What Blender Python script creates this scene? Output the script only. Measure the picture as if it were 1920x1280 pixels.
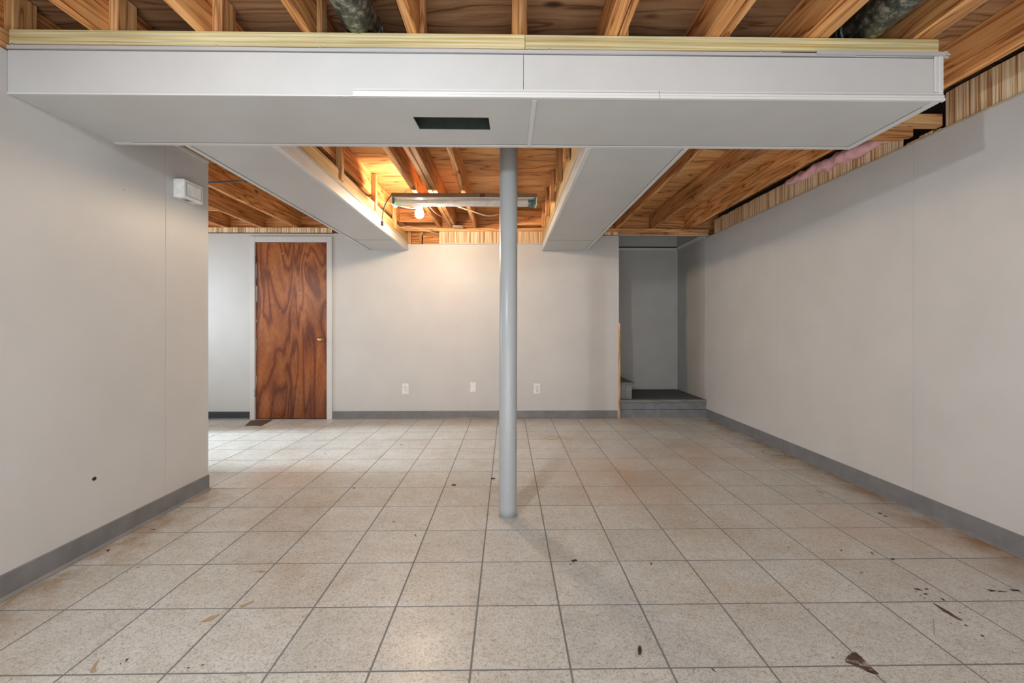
import bpy, bmesh, math, random
from mathutils import Vector, noise
random.seed(7)
for o in list(bpy.data.objects): bpy.data.objects.remove(o)
SC = bpy.context.scene
COL = SC.collection

# ------------------------------------------------------------------ camera
F, PU, PV, YAW, CH = 810.0, 964.0, 616.5, 0.0148, 1.037
cd = bpy.data.cameras.new('camera'); cam = bpy.data.objects.new('camera', cd); COL.objects.link(cam)
cd.sensor_width = 36; cd.lens = F/1920*36
cd.shift_x = -(PU-960)/1920; cd.shift_y = -(640-PV)/1920
cd.clip_start = .02
cam.location = (0, 0, CH); cam.rotation_euler = (math.pi/2, 0, -YAW)
SC.camera = cam

# ------------------------------------------------------------------ world, lights, exposure
w = bpy.data.worlds.new('world'); SC.world = w; w.use_nodes = True
w.node_tree.nodes['Background'].inputs[0].default_value = (.9, .95, 1, 1)
w.node_tree.nodes['Background'].inputs[1].default_value = .05
vs = SC.view_settings
vs.view_transform = 'Standard'; vs.look = 'None'; vs.exposure = 0.0; vs.gamma = 1; vs.use_curve_mapping = False

def light(name, typ, loc, rot, energy, color, **kw):
    d = bpy.data.lights.new(name, typ); d.energy = energy; d.color = color
    for k, v in kw.items(): setattr(d, k, v)
    o = bpy.data.objects.new(name, d); o.location = loc; o.rotation_euler = rot; COL.objects.link(o); return o
# photographer's flash, up at the left of the camera
light('flash_lamp', 'SPOT', (-.98, -.08, 2.05), (math.radians(52), 0, math.radians(-30)), 128, (.90, .96, 1), spot_size=math.radians(158), spot_blend=1.0, shadow_soft_size=.04)
# added broad cool fill from behind the camera, no window is built there
light('rear_fill_light', 'AREA', (.1, -2.15, 1.25), (math.radians(90), 0, 0), 30, (.84, .93, 1), shape='RECTANGLE', size=4.0, size_y=2.2)
light('low_fill_light', 'AREA', (0, -.9, .25), (math.radians(128), 0, 0), 64, (.97, .97, 1), shape='RECTANGLE', size=3.6, size_y=.9)  # added upward fill to lift the soffit undersides and joists
# daylight through the opening in the far left wall
light('side_window_light', 'AREA', (-9.0, 3.86, 4.0), (math.radians(56), 0, math.radians(-90)), 85, (.74, .89, 1), shape='RECTANGLE', size=.5, size_y=1.6, spread=math.radians(50))
# utility lamp on the storage floor left of the short wall
light('side_utility_lamp', 'POINT', (-3.2, 2.93, 1.6), (0, 0, 0), 12, (1, .93, .86), shadow_soft_size=.15)
light('side_fill_light', 'AREA', (-4.12, 3.95, 1.35), (math.radians(90), 0, math.radians(-90)), 26, (.80, .91, 1), shape='RECTANGLE', size=.9, size_y=1.1)  # added soft fill for the far part of the room, not a window
# the bare bulb is a glowing mesh further down
BULB_STRENGTH = 720.0

# ------------------------------------------------------------------ node helpers
def new_mat(name):
    m = bpy.data.materials.new(name); m.use_nodes = True
    nt = m.node_tree; b = nt.nodes['Principled BSDF']
    return m, nt, b
def N(nt, t, **kw):
    n = nt.nodes.new(t)
    for k, v in kw.items():
        if k.startswith('i_'):
            key = k[2:].replace('_', ' '); n.inputs[key].default_value = v
        else: setattr(n, k, v)
    return n
def ramp(nt, stops):
    r = nt.nodes.new('ShaderNodeValToRGB'); e = r.color_ramp.elements
    e[0].position, e[0].color = stops[0][0], (*stops[0][1], 1)
    e[1].position, e[1].color = stops[-1][0], (*stops[-1][1], 1)
    for p, c in stops[1:-1]:
        x = e.new(p); x.color = (*c, 1)
    return r
def L(nt, a, b): nt.links.new(a, b)
def mixc(nt, fac, a, b, mode='MIX'):
    m = nt.nodes.new('ShaderNodeMix'); m.data_type = 'RGBA'; m.blend_type = mode
    for s, v in ((0, fac), (6, a), (7, b)):
        if hasattr(v, 'links') or isinstance(v, bpy.types.NodeSocket): L(nt, v, m.inputs[s])
        elif isinstance(v, (tuple, list)): m.inputs[s].default_value = (*v, 1)
        else: m.inputs[s].default_value = v
    return m.outputs[2]
def bump(nt, b, h, s=.3, d=.002):
    n = N(nt, 'ShaderNodeBump'); n.inputs['Strength'].default_value = s; n.inputs['Distance'].default_value = d
    L(nt, h, n.inputs['Height']); L(nt, n.outputs[0], b.inputs['Normal'])

def offset_coords(nt, scale, rand=True):
    tc = N(nt, 'ShaderNodeTexCoord'); mp = N(nt, 'ShaderNodeMapping'); mp.inputs['Scale'].default_value = scale
    if rand:
        oi = N(nt, 'ShaderNodeObjectInfo'); vm = N(nt, 'ShaderNodeVectorMath', operation='SCALE'); vm.inputs[0].default_value = (7.3, 3.7, 5.1)
        L(nt, oi.outputs['Random'], vm.inputs['Scale'])
        va = N(nt, 'ShaderNodeVectorMath', operation='ADD'); L(nt, tc.outputs['Object'], va.inputs[0]); L(nt, vm.outputs[0], va.inputs[1])
        L(nt, va.outputs[0], mp.inputs[0])
    else: L(nt, tc.outputs['Object'], mp.inputs[0])
    return mp.outputs[0]

def wood(name, light_c, mid_c, dark_c, rings=9.0, stretch=(.55, 9, 9), knots=True, rough=.7, var=.25, fine=(3, 160, 160), dist=3.0):
    """sawn softwood, grain along local X"""
    m, nt, b = new_mat(name)
    v = offset_coords(nt, stretch)
    n1 = N(nt, 'ShaderNodeTexNoise'); n1.inputs['Scale'].default_value = 1.0; n1.inputs['Detail'].default_value = 3; n1.inputs['Distortion'].default_value = .25
    L(nt, v, n1.inputs['Vector'])
    mul = N(nt, 'ShaderNodeMath', operation='MULTIPLY'); mul.inputs[1].default_value = rings*6.283; L(nt, n1.outputs[0], mul.inputs[0])
    sn = N(nt, 'ShaderNodeMath', operation='SINE'); L(nt, mul.outputs[0], sn.inputs[0])
    mr = N(nt, 'ShaderNodeMapRange'); mr.inputs[1].default_value = -1; mr.inputs[2].default_value = 1; L(nt, sn.outputs[0], mr.inputs[0])
    r = ramp(nt, [(0, light_c), (.55, mid_c), (.93, mid_c), (1, dark_c)]); L(nt, mr.outputs[0], r.inputs[0])
    v2 = offset_coords(nt, fine)
    n2 = N(nt, 'ShaderNodeTexNoise'); n2.inputs['Scale'].default_value = 1; n2.inputs['Detail'].default_value = 3; L(nt, v2, n2.inputs['Vector'])
    r2 = ramp(nt, [(.3, (.72, .68, .64)), (.6, (1, 1, 1))]); L(nt, n2.outputs[0], r2.inputs[0])
    c = mixc(nt, .85, r.outputs[0], r2.outputs[0], 'MULTIPLY')
    v4 = offset_coords(nt, (1.1, 3, 3))
    n4 = N(nt, 'ShaderNodeTexNoise'); n4.inputs['Scale'].default_value = 1; n4.inputs['Detail'].default_value = 4; L(nt, v4, n4.inputs['Vector'])
    r4 = ramp(nt, [(.36, (.55, .5, .46)), (.6, (1, 1, 1))]); L(nt, n4.outputs[0], r4.inputs[0])
    c = mixc(nt, .6, c, r4.outputs[0], 'MULTIPLY')
    if knots:
        v3 = offset_coords(nt, (2.2, 5, 5))
        vo = N(nt, 'ShaderNodeTexVoronoi'); vo.inputs['Scale'].default_value = 1; L(nt, v3, vo.inputs['Vector'])
        r3 = ramp(nt, [(0, (1, 1, 1)), (.05, (.9, .9, .9)), (.12, (0, 0, 0))]); L(nt, vo.outputs['Distance'], r3.inputs[0])
        c = mixc(nt, r3.outputs[0], c, tuple(x*.28 for x in dark_c))
    oi = N(nt, 'ShaderNodeObjectInfo')
    mr2 = N(nt, 'ShaderNodeMapRange'); mr2.inputs[3].default_value = 1-var; mr2.inputs[4].default_value = 1+var*.4; L(nt, oi.outputs['Random'], mr2.inputs[0])
    c = mixc(nt, 1.0, c, mr2.outputs[0], 'MULTIPLY')
    L(nt, c, b.inputs['Base Color']); b.inputs['Roughness'].default_value = rough
    bump(nt, b, n2.outputs[0], .35, .0015)
    return m

def paint(name, col, rough=.5, mott=.06, scale=3.0, streak=True, bumps=.15):
    m, nt, b = new_mat(name)
    tc = N(nt, 'ShaderNodeNewGeometry')
    n = N(nt, 'ShaderNodeTexNoise'); n.inputs['Scale'].default_value = scale; n.inputs['Detail'].default_value = 5; L(nt, tc.outputs['Position'], n.inputs['Vector'])
    r = ramp(nt, [(.3, tuple(c*(1-mott) for c in col)), (.7, tuple(min(1, c*(1+mott)) for c in col))]); L(nt, n.outputs[0], r.inputs[0])
    L(nt, r.outputs[0], b.inputs['Base Color']); b.inputs['Roughness'].default_value = rough
    mp = N(nt, 'ShaderNodeMapping'); mp.inputs['Scale'].default_value = (90, 90, 12 if streak else 90); L(nt, tc.outputs['Position'], mp.inputs[0])
    n2 = N(nt, 'ShaderNodeTexNoise'); n2.inputs['Scale'].default_value = 1; n2.inputs['Detail'].default_value = 3; L(nt, mp.outputs[0], n2.inputs['Vector'])
    bump(nt, b, n2.outputs[0], bumps, .001)
    return m

def plain(name, col, rough=.5, metal=0.0, emit=None):
    m, nt, b = new_mat(name)
    tc = N(nt, 'ShaderNodeTexCoord')
    n = N(nt, 'ShaderNodeTexNoise'); n.inputs['Scale'].default_value = 25; n.inputs['Detail'].default_value = 3; L(nt, tc.outputs['Object'], n.inputs['Vector'])
    r = ramp(nt, [(.3, tuple(c*.88 for c in col)), (.7, tuple(min(1, c*1.08) for c in col))]); L(nt, n.outputs[0], r.inputs[0])
    L(nt, r.outputs[0], b.inputs['Base Color']); b.inputs['Roughness'].default_value = rough; b.inputs['Metallic'].default_value = metal
    if emit:
        b.inputs['Emission Color'].default_value = (*emit[0], 1); b.inputs['Emission Strength'].default_value = emit[1]
    return m

def galvanised():
    m, nt, b = new_mat('galvanised_steel')
    tc = N(nt, 'ShaderNodeTexCoord')
    n = N(nt, 'ShaderNodeTexNoise'); n.inputs['Scale'].default_value = 34; n.inputs['Detail'].default_value = 8; n.inputs['Roughness'].default_value = .65; n.inputs['Distortion'].default_value = .2
    L(nt, tc.outputs['Object'], n.inputs['Vector'])
    r = ramp(nt, [(.40, (.055, .07, .065)), (.52, (.16, .18, .17)), (.60, (.45, .47, .44)), (.68, (.62, .62, .58))]); L(nt, n.outputs[0], r.inputs[0])
    L(nt, r.outputs[0], b.inputs['Base Color']); b.inputs['Metallic'].default_value = .55; b.inputs['Roughness'].default_value = .42
    bump(nt, b, n.outputs[0], .4, .002); return m

def tile_mat():
    m, nt, b = new_mat('floor_tile_vinyl')
    g = N(nt, 'ShaderNodeNewGeometry'); P = g.outputs['Position']
    oi = N(nt, 'ShaderNodeObjectInfo')
    def noi(scale, detail=5, rough=.6, distort=0, sc=(1, 1, 1)):
        mp = N(nt, 'ShaderNodeMapping'); mp.inputs['Scale'].default_value = sc; L(nt, P, mp.inputs[0])
        n = N(nt, 'ShaderNodeTexNoise'); n.inputs['Scale'].default_value = scale; n.inputs['Detail'].default_value = detail
        n.inputs['Roughness'].default_value = rough; n.inputs['Distortion'].default_value = distort; L(nt, mp.outputs[0], n.inputs['Vector']); return n.outputs[0]
    r0 = ramp(nt, [(.3, (.57, .55, .50)), (.5, (.62, .61, .57)), (.7, (.66, .66, .64))]); L(nt, noi(7), r0.inputs[0])
    c = r0.outputs[0]
    # small worm-like grey print
    r1 = ramp(nt, [(.36, (.36, .37, .35)), (.50, (1, 1, 1))]); L(nt, noi(60, 3, .7, 1.6), r1.inputs[0])
    c = mixc(nt, .40, c, r1.outputs[0], 'MULTIPLY')
    r2 = ramp(nt, [(.39, (.42, .42, .39)), (.455, (1, 1, 1))]); L(nt, noi(105, 2, .6, 1.8, (1, 1.25, 1)), r2.inputs[0])
    c = mixc(nt, .7, c, r2.outputs[0], 'MULTIPLY')
    # wear: brown dirt in blotches
    r3 = ramp(nt, [(.52, (1, 1, 1)), (.72, (.86, .74, .60))]); L(nt, noi(1.4, 6, .62), r3.inputs[0])
    c = mixc(nt, .8, c, r3.outputs[0], 'MULTIPLY')
    r4 = ramp(nt, [(.66, (1, 1, 1)), (.74, (.50, .36, .22))]); L(nt, noi(9, 6, .7, .6), r4.inputs[0])
    c = mixc(nt, .55, c, r4.outputs[0], 'MULTIPLY')
    # orange-brown dirt along both long walls
    sx = N(nt, 'ShaderNodeSeparateXYZ'); L(nt, P, sx.inputs[0])
    for x, sgn in ((-1.92, 1), (2.33, -1)):
        sb = N(nt, 'ShaderNodeMath', operation='SUBTRACT'); sb.inputs[1].default_value = x; L(nt, sx.outputs[0], sb.inputs[0])
        ab = N(nt, 'ShaderNodeMath', operation='ABSOLUTE'); L(nt, sb.outputs[0], ab.inputs[0])
        mr = N(nt, 'ShaderNodeMapRange'); mr.inputs[1].default_value = 0; mr.inputs[2].default_value = .32; mr.inputs[3].default_value = 1; mr.inputs[4].default_value = 0
        L(nt, ab.outputs[0], mr.inputs[0])
        mu = N(nt, 'ShaderNodeMath', operation='MULTIPLY'); L(nt, mr.outputs[0], mu.inputs[0])
        rr = ramp(nt, [(.40, (0, 0, 0)), (.62, (1, 1, 1))]); L(nt, noi(5, 6, .7, .3), rr.inputs[0])
        ym = N(nt, 'ShaderNodeMath', operation='LESS_THAN'); ym.inputs[1].default_value = 2.85 if x < 0 else 9.0; L(nt, sx.outputs[1], ym.inputs[0])
        yy_ = N(nt, 'ShaderNodeMath', operation='MULTIPLY'); L(nt, ym.outputs[0], yy_.inputs[0]); L(nt, rr.outputs[0], yy_.inputs[1]); L(nt, yy_.outputs[0], mu.inputs[1])
        c = mixc(nt, mu.outputs[0], c, (.30, .175, .075))
    # soft orange-brown blotches, strongest right of the middle of the room
    for cx, cy, rad, amt in ((.75, 3.0, .75, .70), (1.55, 3.55, .7, .4), (1.5, 4.75, .5, .35), (-1.5, 3.1, .6, .3), (.1, 4.2, .5, .2), (1.9, 2.2, .8, .35)):
        vd = N(nt, 'ShaderNodeVectorMath', operation='DISTANCE'); vd.inputs[1].default_value = (cx, cy, 0); L(nt, P, vd.inputs[0])
        mr = N(nt, 'ShaderNodeMapRange', interpolation_type='SMOOTHSTEP'); mr.inputs[1].default_value = 0; mr.inputs[2].default_value = rad; mr.inputs[3].default_value = amt; mr.inputs[4].default_value = 0; L(nt, vd.outputs['Value'], mr.inputs[0])
        mu = N(nt, 'ShaderNodeMath', operation='MULTIPLY'); L(nt, mr.outputs[0], mu.inputs[0])
        rr = ramp(nt, [(.30, (.3, .3, .3)), (.62, (1, 1, 1))]); L(nt, noi(2.6, 4, .6, .4), rr.inputs[0]); L(nt, rr.outputs[0], mu.inputs[1])
        c = mixc(nt, mu.outputs[0], c, (.50, .30, .165))
    # black scuffs: short and thin
    r5 = ramp(nt, [(.775, (1, 1, 1)), (.79, (.12, .09, .07))]); L(nt, noi(30, 2, .4, .8, (1, .45, 1)), r5.inputs[0])
    c = mixc(nt, 1, c, r5.outputs[0], 'MULTIPLY')
    mr2 = N(nt, 'ShaderNodeMapRange'); mr2.inputs[3].default_value = .94; mr2.inputs[4].default_value = 1.05; L(nt, oi.outputs['Random'], mr2.inputs[0])
    c = mixc(nt, 1, c, mr2.outputs[0], 'MULTIPLY')
    L(nt, c, b.inputs['Base Color'])
    rr = ramp(nt, [(.3, (.30, .30, .30)), (.7, (.46, .46, .46))]); L(nt, noi(5), rr.inputs[0]); L(nt, rr.outputs[0], b.inputs['Roughness'])
    b.inputs['Specular IOR Level'].default_value = .5
    bump(nt, b, noi(45, 3), .12, .0015)
    return m

def paneling():
    """unpainted printed panelling: fine vertical stripes (varies along world x and y)"""
    m, nt, b = new_mat('striped_panelling')
    g = N(nt, 'ShaderNodeNewGeometry'); mp = N(nt, 'ShaderNodeMapping'); mp.inputs['Scale'].default_value = (105, 105, 1.2); L(nt, g.outputs['Position'], mp.inputs[0])
    n = N(nt, 'ShaderNodeTexNoise'); n.inputs['Scale'].default_value = 1; n.inputs['Detail'].default_value = 3; L(nt, mp.outputs[0], n.inputs['Vector'])
    r = ramp(nt, [(.38, (.34, .16, .06)), (.43, (.60, .38, .19)), (.52, (.76, .55, .32)), (.60, (.84, .72, .54))]); L(nt, n.outputs[0], r.inputs[0])
    L(nt, r.outputs[0], b.inputs['Base Color']); b.inputs['Roughness'].default_value = .5; return m

def door_mat():
    m, nt, b = new_mat('varnished_luan_door')
    tc = N(nt, 'ShaderNodeTexCoord'); mp = N(nt, 'ShaderNodeMapping'); mp.inputs['Scale'].default_value = (3.4, 1, .62); mp.inputs['Location'].default_value = (1.7, 0, 2.2); mp.inputs['Rotation'].default_value = (0, .12, 0); L(nt, tc.outputs['Object'], mp.inputs[0])
    n = N(nt, 'ShaderNodeTexNoise'); n.inputs['Scale'].default_value = 1; n.inputs['Detail'].default_value = 2; n.inputs['Distortion'].default_value = .9; L(nt, mp.outputs[0], n.inputs['Vector'])
    mul = N(nt, 'ShaderNodeMath', operation='MULTIPLY'); mul.inputs[1].default_value = 48; L(nt, n.outputs[0], mul.inputs[0])
    sn = N(nt, 'ShaderNodeMath', operation='SINE'); L(nt, mul.outputs[0], sn.inputs[0])
    mr = N(nt, 'ShaderNodeMapRange'); mr.inputs[1].default_value = -1; L(nt, sn.outputs[0], mr.inputs[0])
    r = ramp(nt, [(0, (.20, .048, .013)), (.22, (.33, .092, .024)), (1, (.46, .155, .042))]); L(nt, mr.outputs[0], r.inputs[0])
    n3 = N(nt, 'ShaderNodeTexNoise'); n3.inputs['Scale'].default_value = 1.0; n3.inputs['Detail'].default_value = 4; L(nt, mp.outputs[0], n3.inputs['Vector'])
    r3 = ramp(nt, [(.35, (.40, .33, .3)), (.6, (1, 1, 1))]); L(nt, n3.outputs[0], r3.inputs[0])
    c = mixc(nt, .8, r.outputs[0], r3.outputs[0], 'MULTIPLY')
    mp2 = N(nt, 'ShaderNodeMapping'); mp2.inputs['Scale'].default_value = (170, 1, 16); L(nt, tc.outputs['Object'], mp2.inputs[0])
    n2 = N(nt, 'ShaderNodeTexNoise'); n2.inputs['Scale'].default_value = 1; n2.inputs['Detail'].default_value = 2; L(nt, mp2.outputs[0], n2.inputs['Vector'])
    r2 = ramp(nt, [(.35, (.5, .42, .4)), (.6, (1, 1, 1))]); L(nt, n2.outputs[0], r2.inputs[0])
    c = mixc(nt, .8, c, r2.outputs[0], 'MULTIPLY')
    n4 = N(nt, 'ShaderNodeTexNoise'); n4.inputs['Scale'].default_value = 13; n4.inputs['Detail'].default_value = 5; n4.inputs['Distortion'].default_value = 1; L(nt, tc.outputs['Object'], n4.inputs['Vector'])
    r4 = ramp(nt, [(.715, (0, 0, 0)), (.73, (1, 1, 1))]); L(nt, n4.outputs[0], r4.inputs[0])
    c = mixc(nt, r4.outputs[0], c, (.62, .42, .32))
    L(nt, c, b.inputs['Base Color']); b.inputs['Roughness'].default_value = .33; return m

M = {}
M['joist'] = wood('joist_wood', (.90, .48, .19), (.72, .32, .10), (.33, .11, .03), rings=9)
M['hanger'] = wood('hanger_wood', (.90, .56, .26), (.74, .40, .155), (.40, .17, .06), rings=10)
M['pine'] = wood('pale_pine', (.66, .62, .40), (.60, .52, .27), (.48, .33, .10), rings=11, stretch=(.13, 12, 20), var=.05, rough=.6)
M['pine_warm'] = wood('warm_pine', (.74, .56, .30), (.66, .46, .20), (.50, .28, .09), rings=5, stretch=(.28, 9, 14), var=.05, rough=.6)
M['ply'] = wood('plywood', (.56, .33, .165), (.46, .25, .115), (.22, .10, .04), rings=11, stretch=(.6, 3.6, 2), var=.18, rough=.75, fine=(4, 110, 110))
M['ply_back'] = wood('warm_plywood', (.86, .50, .20), (.76, .39, .13), (.40, .15, .04), rings=9, stretch=(.5, 3.0, 2), var=.12, rough=.7, fine=(4, 110, 110))
M['tread'] = wood('grey_painted_wood', (.33, .33, .32), (.28, .28, .27), (.2, .2, .2), knots=False, var=.05)
M['paint'] = paint('grey_wall_paint', (.565, .562, .55), rough=.45, mott=.035)
M['paint_cool'] = paint('grey_soffit_paint', (.51, .515, .505), rough=.42, mott=.03, scale=5, streak=False)
M['trim'] = paint('white_grey_trim_paint', (.61, .61, .60), rough=.38, mott=.03, streak=False)
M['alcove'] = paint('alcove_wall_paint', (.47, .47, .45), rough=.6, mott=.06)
M['base'] = paint('grey_vinyl_base', (.185, .188, .195), rough=.38, mott=.14, scale=9, streak=False)
M['base_dark'] = paint('black_vinyl_base', (.045, .05, .052), rough=.35, mott=.2, streak=False)
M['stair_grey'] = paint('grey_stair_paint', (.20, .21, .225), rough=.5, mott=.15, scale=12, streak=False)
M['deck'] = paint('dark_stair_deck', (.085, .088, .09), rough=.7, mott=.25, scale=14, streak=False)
M['pole'] = paint('grey_column_paint', (.37, .39, .395), rough=.35, mott=.03, streak=False)
M['tile'] = tile_mat()
M['grout'] = plain('tile_joint', (.21, .208, .20), .8)
M['panelling'] = paneling()
M['door'] = door_mat()
M['galv'] = galvanised()
M['black'] = plain('black_rubber', (.02, .02, .022), .5)
M['dark'] = plain('dark_void', (.03, .024, .02), .9)
M['duct_inside'] = plain('dark_duct_metal', (.035, .045, .035), .6, .3)  # near-black metal seen inside the vent hole
M['white'] = plain('white_plastic', (.80, .80, .78), .3)
M['slot'] = plain('dark_slot', (.05, .045, .04), .6)
M['brass'] = plain('aged_brass', (.55, .36, .14), .28, .9)
M['steel'] = plain('dull_steel', (.42, .41, .40), .4, .8)
M['channel'] = plain('brown_enamel', (.26, .19, .13), .35, .3)
M['tube'] = plain('fluorescent_glass', (.82, .78, .72), .15)
M['green'] = plain('green_lamp_holder', (.03, .22, .10), .4)
M['tube_end'] = plain('blackened_tube_end', (.10, .13, .17), .2)
M['cable'] = plain('cream_cable', (.72, .62, .48), .5)
M['cable_black'] = plain('black_cable', (.03, .028, .03), .5)
M['bulb'] = plain('lit_bulb_glass', (1, .9, .75), .2, 0, ((1, .76, .52), BULB_STRENGTH))
M['pink'] = plain('pink_fibreglass', (.85, .50, .52), .95)
M['stain'] = plain('brown_backing', (.10, .055, .035), .75)
M['scuff'] = plain('scuff_black', (.035, .025, .02), .7)
M['scuff_brown'] = plain('scuff_brown', (.40, .30, .19), .5)
M['ring'] = plain('ring_stain', (.17, .13, .10), .7)
M['red'] = plain('red_speck', (.5, .05, .05), .6)
M['tan_moulding'] = plain('tan_moulding', (.50, .42, .32), .5)
M['torn'] = None
def torn_mat():
    m, nt, b = new_mat('torn_vinyl_backing')
    tc = N(nt, 'ShaderNodeNewGeometry')
    n = N(nt, 'ShaderNodeTexNoise'); n.inputs['Scale'].default_value = 38; n.inputs['Detail'].default_value = 5; n.inputs['Distortion'].default_value = .8; L(nt, tc.outputs['Position'], n.inputs['Vector'])
    r = ramp(nt, [(.35, (.035, .018, .012)), (.52, (.12, .065, .045)), (.64, (.34, .30, .28))]); L(nt, n.outputs[0], r.inputs[0])
    L(nt, r.outputs[0], b.inputs['Base Color']); b.inputs['Roughness'].default_value = .8; return m
M['torn'] = torn_mat()

# ------------------------------------------------------------------ object helpers
def wl(o):
    v = Vector(o.location); p = o.parent
    while p: v += Vector(p.location); p = p.parent
    return v
def link(name, me, mat, parent=None, loc=(0, 0, 0), rot=(0, 0, 0)):
    """loc is a world location; parents are never rotated where children are placed"""
    o = bpy.data.objects.new(name, me); COL.objects.link(o)
    if mat is not None and me is not None and not me.materials: me.materials.append(mat)
    o.parent = parent
    o.location = Vector(loc) - (wl(parent) if parent else Vector((0, 0, 0)))
    o.rotation_euler = rot
    return o
def empty(name, loc, label=None, cat=None, group=None, kind=None):
    o = bpy.data.objects.new(name, None); COL.objects.link(o); o.location = loc; o.empty_display_size = .1
    tag(o, label, cat, group, kind); return o
def tag(o, label=None, cat=None, group=None, kind=None):
    if label: o['label'] = label
    if cat: o['category'] = cat
    if group: o['group'] = group
    if kind: o['kind'] = kind
    return o
def bm_mesh(bm, name, smooth=False):
    bmesh.ops.recalc_face_normals(bm, faces=bm.faces)
    me = bpy.data.meshes.new(name); bm.to_mesh(me); bm.free()
    if smooth:
        for p in me.polygons: p.use_smooth = True
    return me
def cube_bm(bm, x0, x1, y0, y1, z0, z1):
    vs_ = [bm.verts.new((x, y, z)) for z in (z0, z1) for y in (y0, y1) for x in (x0, x1)]
    for f in ((0, 1, 3, 2), (4, 6, 7, 5), (0, 4, 5, 1), (2, 3, 7, 6), (0, 2, 6, 4), (1, 5, 7, 3)):
        bm.faces.new([vs_[i] for i in f])
def box(name, b, mat, parent=None, bev=.0015, axis='x', wob=0):
    """box with world bounds b=(x0,x1,y0,y1,z0,z1); local X runs along the given world axis (for wood grain)"""
    x0, x1, y0, y1, z0, z1 = b
    c = Vector(((x0+x1)/2, (y0+y1)/2, (z0+z1)/2)); dx, dy, dz = x1-x0, y1-y0, z1-z0
    rot = (0, 0, 0)
    if axis == 'y': dx, dy, rot = dy, dx, (0, 0, math.pi/2)
    if axis == 'z': dx, dz, rot = dz, dx, (0, -math.pi/2, 0)
    bm = bmesh.new()
    cube_bm(bm, -dx/2, dx/2, -dy/2, dy/2, -dz/2, dz/2)
    bv = min(bev, min(dx, dy, dz)*.3)
    if bv > 0: bmesh.ops.bevel(bm, geom=list(bm.edges), offset=bv, segments=1, affect='EDGES')
    return link(name, bm_mesh(bm, name), mat, parent, c, rot)
def grid_box(name, b, mat, parent, nseg, amp, top_fn=None):
    """strip standing along y or x with an uneven top"""
    x0, x1, y0, y1, z0, z1 = b
    along_y = (y1-y0) > (x1-x0)
    bm = bmesh.new(); rows = []
    for i in range(nseg+1):
        t = i/nseg
        zt = z1 + (top_fn(t) if top_fn else 0) + amp*noise.noise(Vector((t*nseg*.6, x0*3, 1.3)))
        if along_y:
            y = y0+(y1-y0)*t; rows.append([bm.verts.new(p) for p in ((x0, y, z0), (x1, y, z0), (x1, y, zt), (x0, y, zt))])
        else:
            x = x0+(x1-x0)*t; rows.append([bm.verts.new(p) for p in ((x, y0, z0), (x, y1, z0), (x, y1, zt), (x, y0, zt))])
    for a, c in zip(rows, rows[1:]):
        for k in range(4): bm.faces.new((a[k], a[(k+1) % 4], c[(k+1) % 4], c[k]))
    bm.faces.new(rows[0]); bm.faces.new(rows[-1])
    return link(name, bm_mesh(bm, name), mat, parent)
def tube_mesh(pts, r, n=8, name='tube', radii=None, smooth_pts=True, cap=True):
    P = [Vector(p) for p in pts]
    if smooth_pts and len(P) > 2:
        Q = []
        for i in range(len(P)-1):
            p0 = P[max(i-1, 0)]; p1 = P[i]; p2 = P[i+1]; p3 = P[min(i+2, len(P)-1)]
            for k in range(6):
                t = k/6
                Q.append(.5*((2*p1)+(-p0+p2)*t+(2*p0-5*p1+4*p2-p3)*t*t+(-p0+3*p1-3*p2+p3)*t**3))
        Q.append(P[-1]); P = Q
    bm = bmesh.new(); rings = []
    up = Vector((0, 0, 1))
    for i, p in enumerate(P):
        d = (P[min(i+1, len(P)-1)]-P[max(i-1, 0)]).normalized()
        a = d.cross(up)
        if a.length < .05: a = d.cross(Vector((0, 1, 0)))
        a.normalize(); bb = d.cross(a).normalized()
        rr = radii[i] if radii else r
        rings.append([bm.verts.new(p+rr*(math.cos(t)*a+math.sin(t)*bb)) for t in [2*math.pi*k/n for k in range(n)]])
    for a, c in zip(rings, rings[1:]):
        for k in range(n): bm.faces.new((a[k], a[(k+1) % n], c[(k+1) % n], c[k]))
    if cap: bm.faces.new(rings[0]); bm.faces.new(rings[-1])
    return bm_mesh(bm, name, True)
def lathe(prof, n=24, name='lathe', axis='z'):
    bm = bmesh.new(); rings = []
    for r, h in prof:
        rings.append([bm.verts.new((r*math.cos(2*math.pi*k/n), r*math.sin(2*math.pi*k/n), h)) for k in range(n)])
    for a, c in zip(rings, rings[1:]):
        for k in range(n): bm.faces.new((a[k], a[(k+1) % n], c[(k+1) % n], c[k]))
    bm.faces.new(rings[0]); bm.faces.new(rings[-1])
    if axis == 'y':
        for v in bm.verts: v.co = Vector((v.co.x, v.co.z, v.co.y))
    me = bm_mesh(bm, name, True)
    return me
def prism(name, poly, z0, z1, mat, parent=None):
    """polygon in the xy plane raised from z0 to z1 (world coordinates)"""
    bm = bmesh.new()
    lo = [bm.verts.new((x, y, z0)) for x, y in poly]; hi = [bm.verts.new((x, y, z1)) for x, y in poly]
    n = len(poly)
    for k in range(n): bm.faces.new((lo[k], lo[(k+1) % n], hi[(k+1) % n], hi[k]))
    bm.faces.new(hi); bm.faces.new(lo[::-1])
    return link(name, bm_mesh(bm, name), mat, parent)
def profile_bar(name, prof, a, b_, mat, parent, axis):
    """extrude a 2D profile (p, z) along world x or y from a to b_; p is the other horizontal coordinate"""
    bm = bmesh.new(); R = []
    for t in (a, b_):
        R.append([bm.verts.new((t, p, z) if axis == 'x' else (p, t, z)) for p, z in prof])
    n = len(prof)
    for k in range(n): bm.faces.new((R[0][k], R[0][(k+1) % n], R[1][(k+1) % n], R[1][k]))
    bm.faces.new(R[0]); bm.faces.new(R[1])
    return link(name, bm_mesh(bm, name), mat, parent)
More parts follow.
